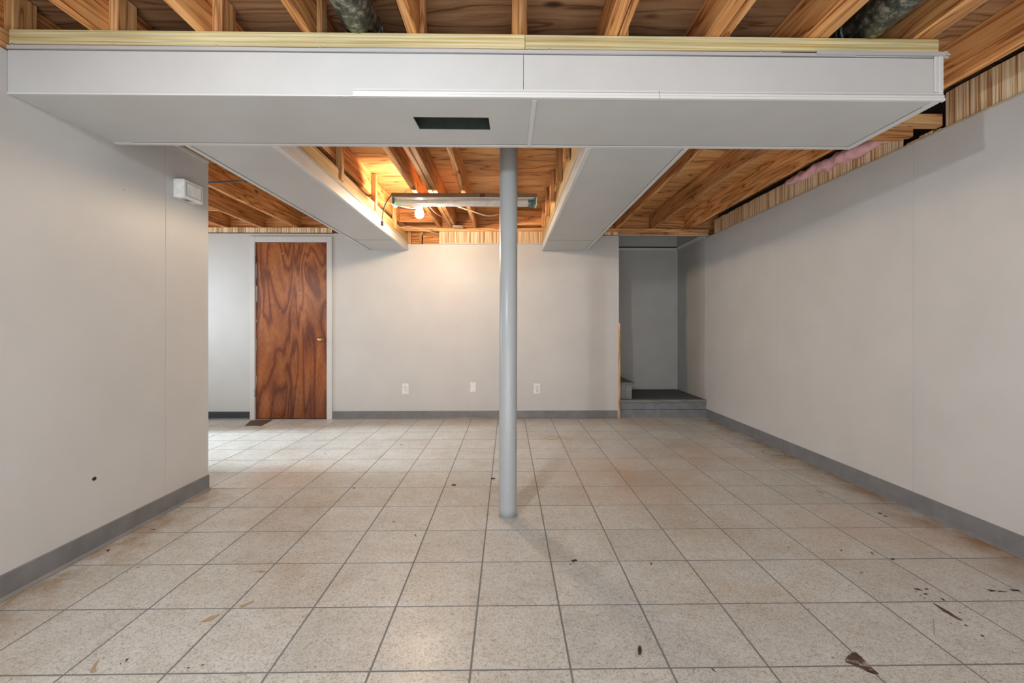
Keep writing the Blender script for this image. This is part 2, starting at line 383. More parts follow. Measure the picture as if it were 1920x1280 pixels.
def fp(u, v):
    """floor point measured on the photograph"""
    D = F*CH/(v-PV); X = (u-PU)/F*D
    return (X*math.cos(YAW)+D*math.sin(YAW), -X*math.sin(YAW)+D*math.cos(YAW))

XL, XR, YB = -1.93, 2.335, 5.0          # left wall, right wall, back wall faces
ZT = 2.11                                # painted wall top
ZJ, ZS = 2.197, 2.383                    # joist bottoms, subfloor underside
SOF = 1.945                              # soffit underside

# ------------------------------------------------------------------ floor: slab + tiles
floor = box('floor', (-4.3, 2.6, -2.3, 6.1, -.12, -.0009), M['grout'], bev=0); tag(floor, kind='structure')
T = .3048; GAP = .0064; TX0 = .192; TY0 = 1.3155
def tile_mesh():
    bm = bmesh.new(); s = (T-GAP)/2
    cube_bm(bm, -s, s, -s, s, -.0009, 0)
    for v in bm.verts:
        if v.co.z > -.001: v.co.x *= .9985; v.co.y *= .9985
    return bm_mesh(bm, 'tile')
tm = tile_mesh(); tm.materials.append(M['tile'])
ix = list(range(-15, 8)); rest = bmesh.new()
for j in range(-12, 13):
    y0 = TY0+j*T; y1 = y0+T
    for i in ix:
        x0 = TX0+i*T; x1 = x0+T
        a0, a1, b0, b1 = max(x0, -4.2), min(x1, XR+.03), max(y0, -2.2), min(y1, YB+.06)
        if a1-a0 < .03 or b1-b0 < .03: continue
        whole = (a0 == x0 and a1 == x1 and b0 == y0 and b1 == y1)
        cx, cy = (a0+a1)/2, (b0+b1)/2
        inview = cy > 1.0 and abs(cx) < cy*1.35+.15
        if cx < XL-.12 and cy < 2.75+(abs(cx)-1.93)*1.4: inview = False
        if inview and whole:
            o = bpy.data.objects.new('tile', tm); COL.objects.link(o); o.parent = floor
            o.location = Vector((cx, cy, random.uniform(-.0002, .0002)))-wl(floor)
        elif inview:
            o = box('tile', (a0+GAP/2, a1-GAP/2, b0+GAP/2, b1-GAP/2, -.0009, 0), M['tile'], floor, bev=0)
        else:
            cube_bm(rest, a0+GAP/2, a1-GAP/2, b0+GAP/2, b1-GAP/2, -.0009, 0)
o = link('tile_rest', bm_mesh(rest, 'tile_rest'), M['tile'], floor); tag(o, kind='stuff')

# marks that belong to the floor
def patch(name, pix, mat, h=.0006):
    return prism(name, [fp(u, v) for u, v in pix], .0, h, mat, floor)
o = patch('torn_patch', [(1604, 1222), (1597, 1224), (1590, 1229), (1584, 1236), (1585, 1241), (1592, 1244), (1602, 1247), (1612, 1252), (1624, 1258), (1634, 1262), (1641, 1264), (1648, 1263), (1641, 1257), (1633, 1250), (1626, 1243), (1617, 1233)], M['torn'], .0009)
o['label'] = 'brown torn spot where the vinyl is missing'
patch('torn_patch', [(458, 799), (470, 788), (512, 786), (505, 791), (489, 799), (476, 798)], M['stain'])
patch('torn_patch', [(1748, 1130), (1752, 1131), (1770, 1141), (1781, 1147), (1792, 1155), (1806, 1163), (1800, 1163), (1786, 1156), (1778, 1151), (1768, 1146), (1760, 1139)], M['stain'])
for pix in ([(1712, 1103), (1722, 1103), (1730, 1107), (1720, 1106)], [(1733, 1103), (1740, 1103), (1742, 1105), (1735, 1105)], [(1714, 1106), (1720, 1110), (1718, 1110)],
            [(1731, 1112), (1737, 1112), (1740, 1115), (1733, 1114)], [(1725, 1115), (1729, 1115), (1727, 1117)], [(1731, 1120), (1737, 1121), (1735, 1122)], [(1763, 1121), (1768, 1122), (1773, 1126), (1768, 1125)],
            [(1808, 1170), (1812, 1171), (1816, 1174), (1810, 1173)], [(1837, 1189), (1842, 1190), (1848, 1194), (1841, 1193)], [(1795, 1146), (1804, 1148), (1800, 1149)],
            [(1849, 1104), (1862, 1106), (1870, 1108), (1858, 1109)], [(1872, 1107), (1890, 1109), (1886, 1110), (1870, 1109)], [(1890, 1105), (1908, 1105), (1914, 1108), (1900, 1108)],
            [(1070, 1050), (1080, 1048), (1083, 1051), (1074, 1052)], [(1068, 1056), (1071, 1057), (1069, 1059)], [(1073, 1053), (1078, 1054), (1074, 1055)],
            [(199, 1031), (207, 1029), (203, 1034), (200, 1033)], [(281, 992), (292, 991), (290, 993)], [(237, 1235), (242, 1233), (238, 1239), (234, 1240)], [(224, 1244), (228, 1242), (226, 1246)],
            [(376, 1246), (384, 1245), (380, 1248)], [(350, 1251), (357, 1250), (353, 1253)], [(659, 914), (667, 914), (664, 916)], [(777, 1003), (783, 1005), (779, 1005)], [(777, 1001), (781, 1002), (779, 1004)],
            [(1573, 1030), (1580, 1031), (1578, 1033)], [(1670, 1046), (1678, 1047), (1676, 1050), (1671, 1049)], [(1645, 960), (1655, 962), (1650, 964)], [(1655, 965), (1665, 968), (1660, 969)]):
    patch('scuff_mark', pix, M['scuff'], .0004)
for pix in ([(375, 1166), (392, 1157), (413, 1150), (411, 1154), (398, 1163), (382, 1167)], [(446, 1137), (476, 1125), (477, 1128), (455, 1139)], [(168, 1260), (176, 1245), (188, 1234), (180, 1250), (181, 1259), (172, 1262)],
            [(98, 1092), (112, 1085), (121, 1085), (112, 1091), (101, 1094)], [(0, 1139), (15, 1124), (45, 1104), (66, 1094), (40, 1113), (18, 1131)], [(476, 1071), (490, 1069), (500, 1071), (490, 1074)],
            [(734, 977), (740, 976), (743, 979), (737, 980)], [(258, 1021), (268, 1017), (274, 1019), (264, 1023)], [(1749, 1160), (1751, 1160), (1753, 1192), (1751, 1190)], [(1610, 1074), (1615, 1070), (1620, 1073), (1615, 1077)],
            [(1528, 917), (1540, 921), (1548, 925), (1536, 924)], [(1478, 1024), (1482, 1024), (1480, 1028), (1475, 1026)], [(1560, 1231), (1566, 1233), (1563, 1235), (1558, 1234)]):
    patch('scuff_mark', pix, M['scuff_brown'], .0004)
for u, v, r in ((851, 909, .016), (924.5, 897, .017)):
    c = fp(u, v); prism('floor_hole', [(c[0]+r*math.cos(a*math.pi/6), c[1]+r*math.sin(a*math.pi/6)) for a in range(12)], 0, .0006, M['scuff'], floor)
def ring(c, rx, ry, wdt, mat, gaps=()):
    bm = bmesh.new(); n = 40; R = []
    for k in range(n):
        a = 2*math.pi*k/n; jit = 1+.03*math.sin(5*a)
        R.append([bm.verts.new((c[0]+(rx+s*wdt)*jit*math.cos(a), c[1]+(ry+s*wdt)*jit*math.sin(a), .0006)) for s in (-.5, .5)])
    for k in range(n):
        if k in gaps: continue
        q = R[(k+1) % n]; bm.faces.new((R[k][0], R[k][1], q[1], q[0]))
    return link('ring_stain', bm_mesh(bm, 'ring_stain'), mat, floor)
ring(fp(1451, 849), .085, .09, .007, M['ring'], (3, 9, 10, 17, 22, 30, 35)); 
ring(fp(1035, 821), .06, .06, .012, M['scuff_brown'], (5, 6, 7, 15, 16, 28))

# loose things lying on the floor
c = fp(1199.5, 1220)
o = prism('rubber_chip', [fp(1197, 1213), fp(1201, 1212), fp(1203, 1220), fp(1201, 1228), fp(1197, 1227), fp(1196, 1219)], .0, .004, M['scuff'])
tag(o, 'small black rubber chip lying on the floor in front, right of the column shadow', 'debris')
o = prism('paint_fleck', [fp(1219.5, 1055), fp(1223, 1056), fp(1222, 1059), fp(1219, 1058)], .0, .003, M['red'])
tag(o, 'tiny red fleck on the tile right of the column shadow', 'debris')

# ------------------------------------------------------------------ walls
def panels_y(par, x0, x1, seams, z0, z1, mat, gap=.0018):
    for a, b_ in zip(seams, seams[1:]):
        box('wall_panel', (x0, x1, a+gap/2, b_-gap/2, z0, z1), mat, par, bev=.0008)
wall_right = box('wall_right', (XR+.02, XR+.15, -2.3, 6.1, 0, ZT-.004), M['dark'], bev=0); tag(wall_right, kind='structure')
panels_y(wall_right, XR, XR+.02, [-2.3, -1.22, 0, 1.228, 2.455, 3.70, 5.08], 0, ZT, M['paint'])
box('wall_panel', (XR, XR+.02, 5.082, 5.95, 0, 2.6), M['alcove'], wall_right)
# striped, unpainted top of the panelling on the right wall
grid_box('striped_strip', (XR+.006, XR+.014, -2.0, 2.275, ZT+.004, 2.298), M['panelling'], wall_right, 60, .006)
grid_box('striped_strip', (XR+.006, XR+.014, 2.53, 4.86, ZT+.004, 2.27), M['panelling'], wall_right, 50, .008, lambda t: -.085*max(0, 1-t/.45)**1.0)
for y0, y1, h in ((2.30, 2.335, .012), (2.34, 2.42, .02), (2.42, 2.50, .012)):
    box('splintered_edge', (XR+.004, XR+.014, y0, y1, ZT, ZT+h), M['panelling'], wall_right, bev=0)
box('top_moulding', (XR-.006, XR+.004, -2.2, 4.93, ZT-.010, ZT+.002), M['tan_moulding'], wall_right, axis='y')
box('sill_board', (XR+.15, XR+.19, -2.3, 5.2, ZT-.05, ZS+.02), M['dark'], wall_right, axis='y')
box('sill_board', (XR+.02, XR+.15, -2.3, 5.2, ZT-.008, ZT+.004), M['dark'], wall_right, axis='y', bev=0)

wall_left = box('wall_left', (XL-.10, XL-.012, -2.3, 2.805, 0, ZT), M['paint'], bev=0); tag(wall_left, kind='structure')
box('top_plate', (XL-.10, XL-.014, -2.3, 2.80, ZT+.001, ZJ-.001), M['hanger'], wall_left, axis='y')
panels_y(wall_left, XL-.012, XL, [-2.3, -1.19, .03, 1.25, 2.467, 2.815], 0, ZT, M['paint'])
profile_bar('top_trim', [(XL, ZT-.012), (XL+.014, ZT-.012), (XL+.014, ZT+.004), (XL, ZT+.004)], 2.17, 2.80, M['trim'], wall_left, 'y')
# holes and screws
def disc_x(name, x, y, z, r, mat, par, t=.002, sq=1.3):
    bm = bmesh.new(); n = 10; R = []
    for dx in (0, t): R.append([bm.verts.new((x+dx, y+r*sq*math.cos(2*math.pi*k/n)*(1+.2*math.sin(3*k)), z+r*math.sin(2*math.pi*k/n))) for k in range(n)])
    for k in range(n): bm.faces.new((R[0][k], R[0][(k+1) % n], R[1][(k+1) % n], R[1][k]))
    bm.faces.new(R[1]); bm.faces.new(R[0])
    return link(name, bm_mesh(bm, name), mat, par)
disc_x('wall_hole', XL, 2.045, .338, .009, M['black'], wall_left, .0008, 1.2)
disc_x('screw', XL, 2.52, 2.03, .005, M['trim'], wall_left, .004)
disc_x('screw', XL, 2.62, 2.00, .005, M['trim'], wall_left, .004)
disc_x('wall_hole', XL, 2.20, 1.735, .002, M['black'], wall_left, .0008)

wall_back = box('wall_back', (-4.3, 1.284, YB+.05, YB+.09, 0, 2.0), M['dark'], bev=0); tag(wall_back, kind='structure')
def bpanel(x0, x1, z0, z1, mat=None): return box('wall_panel', (x0+.0001, x1-.0001, YB, YB+.05, z0, z1), mat or M['paint'], wall_back, bev=.0002)
bpanel(-4.2, -3.27, 0, 2.135); bpanel(-3.27, -2.895, 0, 2.135); bpanel(-2.895, -2.073, 2.037, 2.135)
bpanel(-2.073, -1.59, 0, 2.135); bpanel(-1.59, -.35, 0, 2.015); bpanel(-.35, .86, 0, 2.015); bpanel(.86, 1.284, 0, 2.12)
box('corner_post', (1.284, 1.305, YB-.012, YB+.03, 0, 1.105), M['hanger'], wall_back, axis='z')
box('corner_bead', (1.278, 1.290, YB-.004, YB+.10, 0, 2.12), M['trim'], wall_back)
# striped strips above the painted back wall
grid_box('striped_strip', (-4.2, -2.02, YB-.004, YB+.004, 2.142, 2.200), M['panelling'], wall_back, 30, .003)
grid_box('striped_strip', (-.79, .42, YB-.004, YB+.004, 2.028, 2.182), M['panelling'], wall_back, 30, .001)
grid_box('striped_strip', (.9, 1.284, YB-.004, YB+.004, 2.125, 2.176), M['panelling'], wall_back, 10, .001)
box('ledge', (-.79, .42, YB-.014, YB+.01, 2.017, 2.026), M['trim'], wall_back)
box('black_channel', (-4.2, -2.0, YB-.006, YB+.01, 2.132, 2.142), M['black'], wall_back)
# framing above the wall
for x in (-1.16, -1.02): box('cripple_stud', (x, x+.038, YB+.02, YB+.055, 2.0, 2.2), M['hanger'], wall_back, axis='z')
box('framing_block', (-1.0, -.79, YB+.02, YB+.058, 2.005, 2.13), M['joist'], wall_back)
box('top_plate', (-4.2, -2.2, YB+.01, YB+.1, 2.138, 2.19), M['joist'], wall_back)

# baseboards (vinyl cove base with a small toe)
def cove(p, s): return [(p, 0), (p+s*.014, 0), (p+s*.012, .004), (p+s*.004, .014), (p+s*.0035, .096), (p+s*.001, .1), (p, .1)]
o = profile_bar('baseboard_right', cove(XR, -1), -2.2, 3.62, M['base'], None, 'y'); tag(o, kind='structure')
o2 = profile_bar('length', cove(XR, -1), 3.624, 5.05, M['base'], o, 'y')
o = profile_bar('baseboard_left', cove(XL, 1), -2.2, 2.818, M['base'], None, 'y'); tag(o, kind='structure')
def covex(p): return [(p, 0), (p-.014, 0), (p-.012, .004), (p-.004, .014), (p-.0035, .088), (p-.001, .092), (p, .092)]
o = profile_bar('baseboard_back', covex(YB), -2.012, -.35, M['base'], None, 'x'); tag(o, kind='structure')
profile_bar('length', covex(YB), -.349, 1.275, M['base'], o, 'x')
o2 = profile_bar('length', covex(YB), -4.2, -2.955, M['base_dark'], o, 'x'); o2['label'] = 'black length left of the door'

# rest of the shell: behind the camera, the space left of the short wall, the stair alcove
o = box('wall_front', (-4.3, 2.6, -2.4, -2.3, 0, ZS), M['paint'], bev=0); tag(o, kind='structure')
o = box('wall_side', (-4.3, -4.2, 2.7, 5.1, 0, ZS), M['paint'], bev=0); tag(o, kind='structure')
# opening in that wall is where the side window light stands
bpy.data.objects.remove(o)
wside = empty('wall_side', (-4.25, 3.9, 0), kind='structure')
box('wall_panel', (-4.3, -4.2, 2.7, 3.44, 0, ZS), M['paint'], wside, bev=0); box('wall_panel', (-4.3, -4.2, 4.30, 5.1, 0, ZS), M['paint'], wside, bev=0)
box('wall_panel', (-4.3, -4.2, 3.44, 4.30, 2.05, ZS), M['paint'], wside, bev=0)
o = box('wall_partition', (-4.3, XL-.10, 2.70, 2.80, 0, ZS), M['paint'], bev=0); tag(o, kind='structure')
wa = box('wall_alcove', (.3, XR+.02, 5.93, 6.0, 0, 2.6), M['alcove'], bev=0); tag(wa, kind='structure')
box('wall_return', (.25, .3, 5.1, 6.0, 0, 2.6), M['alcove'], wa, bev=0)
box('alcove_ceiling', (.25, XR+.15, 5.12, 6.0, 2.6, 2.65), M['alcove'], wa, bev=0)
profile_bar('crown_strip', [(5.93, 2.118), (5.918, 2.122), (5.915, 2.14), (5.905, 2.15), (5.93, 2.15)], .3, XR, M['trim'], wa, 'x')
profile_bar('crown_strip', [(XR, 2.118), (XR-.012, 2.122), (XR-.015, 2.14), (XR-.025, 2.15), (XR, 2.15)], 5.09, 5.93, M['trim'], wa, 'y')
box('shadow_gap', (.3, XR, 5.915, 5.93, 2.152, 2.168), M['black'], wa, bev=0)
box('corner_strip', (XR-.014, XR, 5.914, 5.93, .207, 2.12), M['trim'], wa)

# ------------------------------------------------------------------ ceiling: plywood sheets on joists
ceiling = empty('ceiling', (0, 2, ZJ), kind='structure')
yy = [-2.3, -1.08, .14, 1.36, 2.58, 3.80, 5.22]
for k, (a, b_) in enumerate(zip(yy, yy[1:])):
    xs = [-4.3, -2.9, -.46, 1.98, 2.6] if k % 2 else [-4.3, -1.68, .76, 2.6]
    for c0, c1 in zip(xs, xs[1:]):
        box('plywood_sheet', (c0+.001, c1-.001, a+.001, b_-.001, ZS, ZS+.018), M['ply'] if a < 2 else M['ply_back'], ceiling, bev=0)
def joist(x0, x1, y0=-2.3, y1=5.06, z0=ZJ): return box('joist', (x0, x1, y0, y1, z0, ZS-.0005), M['joist'], ceiling, bev=.003, axis='y')
for x in (-4.06, -3.66, -3.252, -2.847, -2.442, -2.035): joist(x, x+.038)
joist(-1.625, -1.587); joist(-1.218, -1.18)
joist(-.805, -.767); joist(-.672, -.634, 2.0); joist(-.629, -.591, 2.0)
joist(-.395, -.357); joist(.017, .055)
joist(.398, .436); joist(.440, .466, -2.3, 2.3); joist(.805, .843); joist(.847, .880, -2.3, 2.0)
joist(1.200, 1.238, -2.3, 2.4); joist(1.242, 1.280); joist(1.62, 1.658, -2.3, 2.3); joist(1.661, 1.699); joist(2.08, 2.118)
box('rim_joist', (-4.3, 2.5, 5.062, 5.10, ZJ, ZS), M['joist'], ceiling)
# plates where the joists land
box('plate', (-1.55, 2.33, 4.97, 5.06, 2.160, ZJ-.0005), M['hanger'], ceiling)
box('plate', (1.29, 2.33, 4.985, 5.06, 2.128, 2.159), M['joist'], ceiling)
box('header_trim', (1.29, 2.33, 4.975, 5.0, 2.120, 2.128), M['trim'], ceiling)
# nailers right of the soffit
box('nailer', (1.74, 2.325, 2.275, 2.313, 2.122, 2.187), M['hanger'], ceiling)
box('nailer', (1.74, 2.28, 2.395, 2.43, 2.118, 2.19), M['joist'], ceiling)
box('nailer', (1.74, 2.30, 2.46, 2.50, 2.135, 2.195), M['joist'], ceiling)
# blocking in the left space
box('back_blocking', (-4.3, 1.27, 5.101, 5.12, 1.9, ZS), M['joist'], ceiling)
box('back_blocking', (1.28, 2.5, 5.101, 5.12, 2.16, ZS), M['joist'], ceiling)
box('blocking', (-3.21, -2.85, 4.3, 4.338, ZJ+.01, ZS-.001), M['joist'], ceiling)
box('cross_block', (-1.18, -.81, 4.72, 4.758, ZJ+.005, ZS-.001), M['joist'], ceiling)
box('cross_block', (.06, .395, 4.8, 4.838, ZJ-.0, ZS-.03), M['joist'], ceiling)

# ------------------------------------------------------------------ front soffit
SY0, SY1, SXL, SXR = 1.695, 2.153, XL+.001, 1.725
FZ = 2.122
sof = empty('soffit', (-.1, 1.92, SOF), 'long grey painted boxed soffit crossing the room with a dark vent hole', 'soffit')
SEAM = .062
box('fascia_panel', (SXL, SEAM-.0008, SY0, SY0+.006, SOF+.003, FZ), M['paint_cool'], sof, bev=.0006)
box('fascia_panel', (SEAM+.0008, SXR, SY0, SY0+.006, SOF+.003, FZ), M['paint_cool'], sof, bev=.0006)
# underside panel with the vent hole
def holed(name, x0, x1, y0, y1, z0, z1, hole, mat, par):
    xs = [x0, hole[0], hole[1], x1]; ys = [y0, hole[2], hole[3], y1]
    bm = bmesh.new(); V = {}
    j = {(1, 1): (-.002, 0), (2, 1): (.0, .001), (1, 2): (.004, -.001), (2, 2): (.003, .002)}
    for zi, z in enumerate((z0, z1)):
        for a in range(4):
            for b_ in range(4):
                d = j.get((a, b_), (0, 0)); V[a, b_, zi] = bm.verts.new((xs[a]+d[0], ys[b_]+d[1], z))
    for a in range(3):
        for b_ in range(3):
            if a == 1 and b_ == 1: continue
            for zi in (0, 1): bm.faces.new((V[a, b_, zi], V[a+1, b_, zi], V[a+1, b_+1, zi], V[a, b_+1, zi]))
    for a, b_, c, d in ((1, 1, 2, 1), (2, 1, 2, 2), (2, 2, 1, 2), (1, 2, 1, 1)):
        bm.faces.new((V[a, b_, 0], V[c, d, 0], V[c, d, 1], V[a, b_, 1]))
    for k in range(3):
        for (p, q) in (((k, 0), (k+1, 0)), ((k, 3), (k+1, 3)), ((0, k), (0, k+1)), ((3, k), (3, k+1))):
            bm.faces.new((V[p[0], p[1], 0], V[q[0], q[1], 0], V[q[0], q[1], 1], V[p[0], p[1], 1]))
    return link(name, bm_mesh(bm, name), mat, par)
holed('bottom_panel', SXL, .098, SY0+.001, SY1, SOF, SOF+.006, (-.405, -.082, 1.858, 1.982), M['paint_cool'], sof)
box('bottom_panel', (.100, SXR, SY0+.001, SY1, SOF, SOF+.006), M['paint_cool'], sof, bev=0)
# duct boot above the hole, closed on five sides
boot = bmesh.new()
cube_bm(boot, -.42, -.07, 1.985, 1.993, SOF+.007, SOF+.11); cube_bm(boot, -.42, -.07, 1.846, 1.854, SOF+.007, SOF+.11)
cube_bm(boot, -.42, -.412, 1.854, 1.985, SOF+.007, SOF+.11); cube_bm(boot, -.078, -.07, 1.854, 1.985, SOF+.007, SOF+.11)
cube_bm(boot, -.42, -.07, 1.846, 1.993, SOF+.11, SOF+.118)
link('duct_boot', bm_mesh(boot, 'duct_boot'), M['duct_inside'], sof)
box('batten', (.096, .116, SY0+.012, SY1-.012, SOF-.006, SOF), M['trim'], sof, bev=.002)
box('back_panel', (SXL, SXR, SY1-.006, SY1, SOF+.006, FZ), M['paint_cool'], sof, bev=0)
box('end_panel', (SXR-.006, SXR, SY0+.006, SY1-.006, SOF+.006, FZ), M['paint_cool'], sof, bev=0)
# ladder frame boards, bare wood
box('frame_board', (SXL, SEAM+.006, SY0+.004, SY0+.042, FZ-.01, 2.1965), M['pine'], sof, bev=.002)
box('frame_board', (SEAM+.007, SXR-.004, SY0+.003, SY0+.041, FZ-.01, 2.194), M['pine'], sof, bev=.002)
box('frame_board', (SXL, SXR, SY1-.044, SY1-.006, FZ-.01, 2.190), M['pine_warm'], sof, bev=.002)
box('frame_board', (SXR-.044, SXR-.006, SY0+.044, SY1-.046, FZ-.01, 2.190), M['pine_warm'], sof, bev=.002, axis='y')
# top edge trim: thin metal strip, slightly bowed, torn at its right end
def strip_trim(x0, x1, zc, h, y, amp, seed, name='top_trim', torn=False, n=26):
    bm = bmesh.new(); rows = []
    for i in range(n+1):
        x = x0+(x1-x0)*i/n; dz = amp*noise.noise(Vector((x*1.7, seed, 0))); dy = .002*noise.noise(Vector((x*2.1, seed+4, 0)))
        rows.append([bm.verts.new(p) for p in ((x, y+dy, zc-h/2+dz), (x, y+dy, zc+h/2+dz), (x, y+dy-.004, zc+h/2+dz), (x, y+dy-.004, zc-h/2+dz))])
    for a, c in zip(rows, rows[1:]):
        for k in range(4): bm.faces.new((a[k], a[(k+1) % 4], c[(k+1) % 4], c[k]))
    bm.faces.new(rows[0]); bm.faces.new(rows[-1])
    return link(name, bm_mesh(bm, name), M['base_trim'], sof)
M['base_trim'] = paint('grey_metal_trim', (.44, .43, .43), rough=.35, mott=.04, streak=False)
M['joint_shadow_grey'] = plain('dark_joint_and_shadow', (.10, .10, .10), .8)
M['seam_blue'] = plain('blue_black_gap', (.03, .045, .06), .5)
strip_trim(SXL, 1.08, 2.1235, .0135, SY0-.0005, .0015, 1)
strip_trim(1.08, 1.38, 2.122, .012, SY0-.0005, .001, 2, n=8)
strip_trim(1.22, SXR+.01, 2.127, .015, SY0-.005, .001, 3, n=10)
for k, (dz, l) in enumerate(((.012, .018), (.004, .026), (-.008, .02))):
    prism('torn_tip', [(SXR+.005, SY0-.010), (SXR+.005, SY0-.004), (SXR+.005+l, SY0-.007)], 2.123+dz-.005, 2.123+dz+.003, M['base_trim'], sof)
box('gap_and_shadow_line', (SXL, SXR-.02, SY0-.001, SY0+.003, 2.1295, 2.1345), M['seam_blue'], sof, bev=0)
box('gap_and_shadow_line', (SXL, SXR-.03, SY0-.0012, SY0+.001, 2.1125, 2.1155), M['joint_shadow_grey'], sof, bev=0)  # dark strip drawn in as the shadow line under the top trim
box('panel_joint', (SXL+.1, SXR-.02, SY1-.0235, SY1-.0205, SOF-.0006, SOF+.002), M['joint_shadow_grey'], sof, bev=0)
box('panel_joint', (SXR-.0315, SXR-.0285, SY0+.05, SY1-.02, SOF-.0006, SOF+.002), M['joint_shadow_grey'], sof, bev=0)
for x in (-1.91, -1.53, -1.13, -.73, .085, .165, 1.0, 1.45):
    b = bmesh.new(); bmesh.ops.create_icosphere(b, subdivisions=1, radius=.0045); link('nail', bm_mesh(b, 'nail', True), M['steel'], sof, (x, SY0-.001, 2.134))
# cove moulding on the lower front edge, starts a third of the way along
def cm(y): return [(y, SOF-.006), (y-.011, SOF-.005), (y-.013, SOF+.004), (y-.008, SOF+.008), (y-.010, SOF+.015), (y-.005, SOF+.022), (y-.004, SOF+.030), (y, SOF+.032)]
profile_bar('cove_moulding', cm(SY0), -.60, .595, M['trim'], sof, 'x')
profile_bar('cove_moulding', cm(SY0), .597, SXR+.006, M['trim'], sof, 'x')
prism('broken_trim_tip', [(-.66, SY0-.012), (-.64, SY0-.003), (-.60, SY0-.001), (-.60, SY0-.012), (-.63, SY0-.010)], SOF-.006, SOF-.001, M['trim'], sof)
# corner strip at the right end, edge strips under the panels
box('corner_strip', (SXR-.030, SXR-.016, SY0-.006, SY0, SOF+.032, FZ-.002), M['trim'], sof, bev=.002)
box('corner_strip', (SXR-.015, SXR+.005, SY0-.008, SY0+.012, SOF+.030, FZ-.002), M['trim'], sof, bev=.003)
box('edge_strip', (SXL+.01, SXR, SY1-.020, SY1+.003, SOF-.004, SOF+.012), M['trim'], sof, bev=.0015)
box('edge_strip', (SXR-.028, SXR+.003, SY0+.01, SY1-.02, SOF-.004, SOF+.012), M['trim'], sof, bev=.0015, axis='y')
box('thin_strip', (SXL, -.60, SY0-.003, SY0+.006, SOF-.002, SOF+.005), M['trim'], sof, bev=.001)
# hanger blocks nailed to the right of each joist
for x in (-1.997, -1.586, -1.179, -.766, -.356, .056, .467, .881, 1.281):
    x1 = x+(.022 if x > -.9 else .038)
    box('hanger_block', (x, x1, SY0+.045, SY0+.045+(.089 if x < -.9 else .05), FZ-.01, ZS-.004), M['hanger'], sof, axis='z', bev=.002)

# ------------------------------------------------------------------ long soffits running to the back wall
def long_soffit(x0, x1, label, inner, seam, board):
    s = empty('soffit', ((x0+x1)/2, 3.5, SOF), label, 'soffit')
    ya, yb = SY1+.004, 4.985
    box('bottom_panel', (x0, x1, ya, seam-.001, SOF, SOF+.006), M['paint_cool'], s, bev=0)
    box('bottom_panel', (x0, x1, seam+.001, yb, SOF, SOF+.006), M['paint_cool'], s, bev=0)
    for side, x in (('l', x0), ('r', x1)):
        sg = 1 if side == 'l' else -1
        isin = side == inner
        zt = 2.034 if isin else 2.13
        box('side_panel', (min(x, x+sg*.006), max(x, x+sg*.006), ya, yb, SOF+.006, zt), M['trim'] if isin else M['paint_cool'], s, bev=0, axis='y')
        bx = (x+sg*.002, x+sg*.04)
        box('frame_board', (min(bx), max(bx), ya, yb, zt+.001, board if isin else 2.195), M['pine_warm'], s, bev=.002, axis='y')
        a, b_ = x-sg*.004, x+sg*.020
        box('edge_strip', (min(a, b_), max(a, b_), ya, yb+.01, SOF-.005, SOF+.004), M['trim'], s, bev=.0015, axis='y')
        if isin:
            a, b_ = x-sg*.007, x
            box('side_moulding', (min(a, b_), max(a, b_), ya, yb, SOF-.002, SOF+.026), M['trim'], s, bev=.002, axis='y')
            box('side_moulding', (min(a, b_), max(a, b_), ya, yb, zt-.012, zt), M['base_trim'], s, bev=.002, axis='y')
        if not isin:
            a, b_ = x+sg*.021, x+sg*.024
            box('panel_joint', (min(a, b_), max(a, b_), ya, yb, SOF-.0006, SOF+.002), M['joint_shadow_grey'], s, bev=0, axis='y')
    box('panel_joint', (x0+.02, x1-.02, seam-.004, seam+.004, SOF-.0006, SOF+.002), M['joint_shadow_grey'], s, bev=0)
    return s
ls = long_soffit(-1.59, -1.15, 'grey boxed soffit on the left, running back towards the door', 'r', 4.43, 2.132)
for y in (2.30, 2.98, 3.75, 4.42):
    box('hanger_block', (-1.178, -1.14, y, y+.05, 2.06, ZS-.004), M['hanger'], ls, axis='z', bev=.002)
rs = long_soffit(.40, .905, 'wider grey boxed soffit on the right, running back beside the steel column', 'l', 4.42, 2.195)
for y in (2.35, 2.75, 3.15, 3.65, 4.10, 4.55):
    box('hanger_block', (.36, .397, y, y+.05, 2.12, ZS-.004), M['hanger'], rs, axis='z', bev=.002)

# ------------------------------------------------------------------ steel column
col = empty('support_column', (0, 2.40, 0), 'round grey painted steel support column standing in the middle of the tiled floor', 'column')
prof = [(.0495, .004), (.0495, .05), (.0490, .9), (.0490, 2.18)]
link('shaft', lathe(prof, 40, 'shaft'), M['pole'], col, (0, 2.40, 0)).rotation_euler = (0, .0028, 0)
M['collar'] = plain('chipped_column_foot', (.33, .33, .32), .6)
link('base_ring', lathe([(.053, 0), (.053, .002), (.051, .004), (.0485, .006)], 40, 'base_ring'), M['collar'], col, (0, 2.40, 0))
link('cap_plate', lathe([(.07, 2.180), (.07, 2.1895)], 4, 'cap_plate'), M['steel'], col, (.006, 2.40, 0))

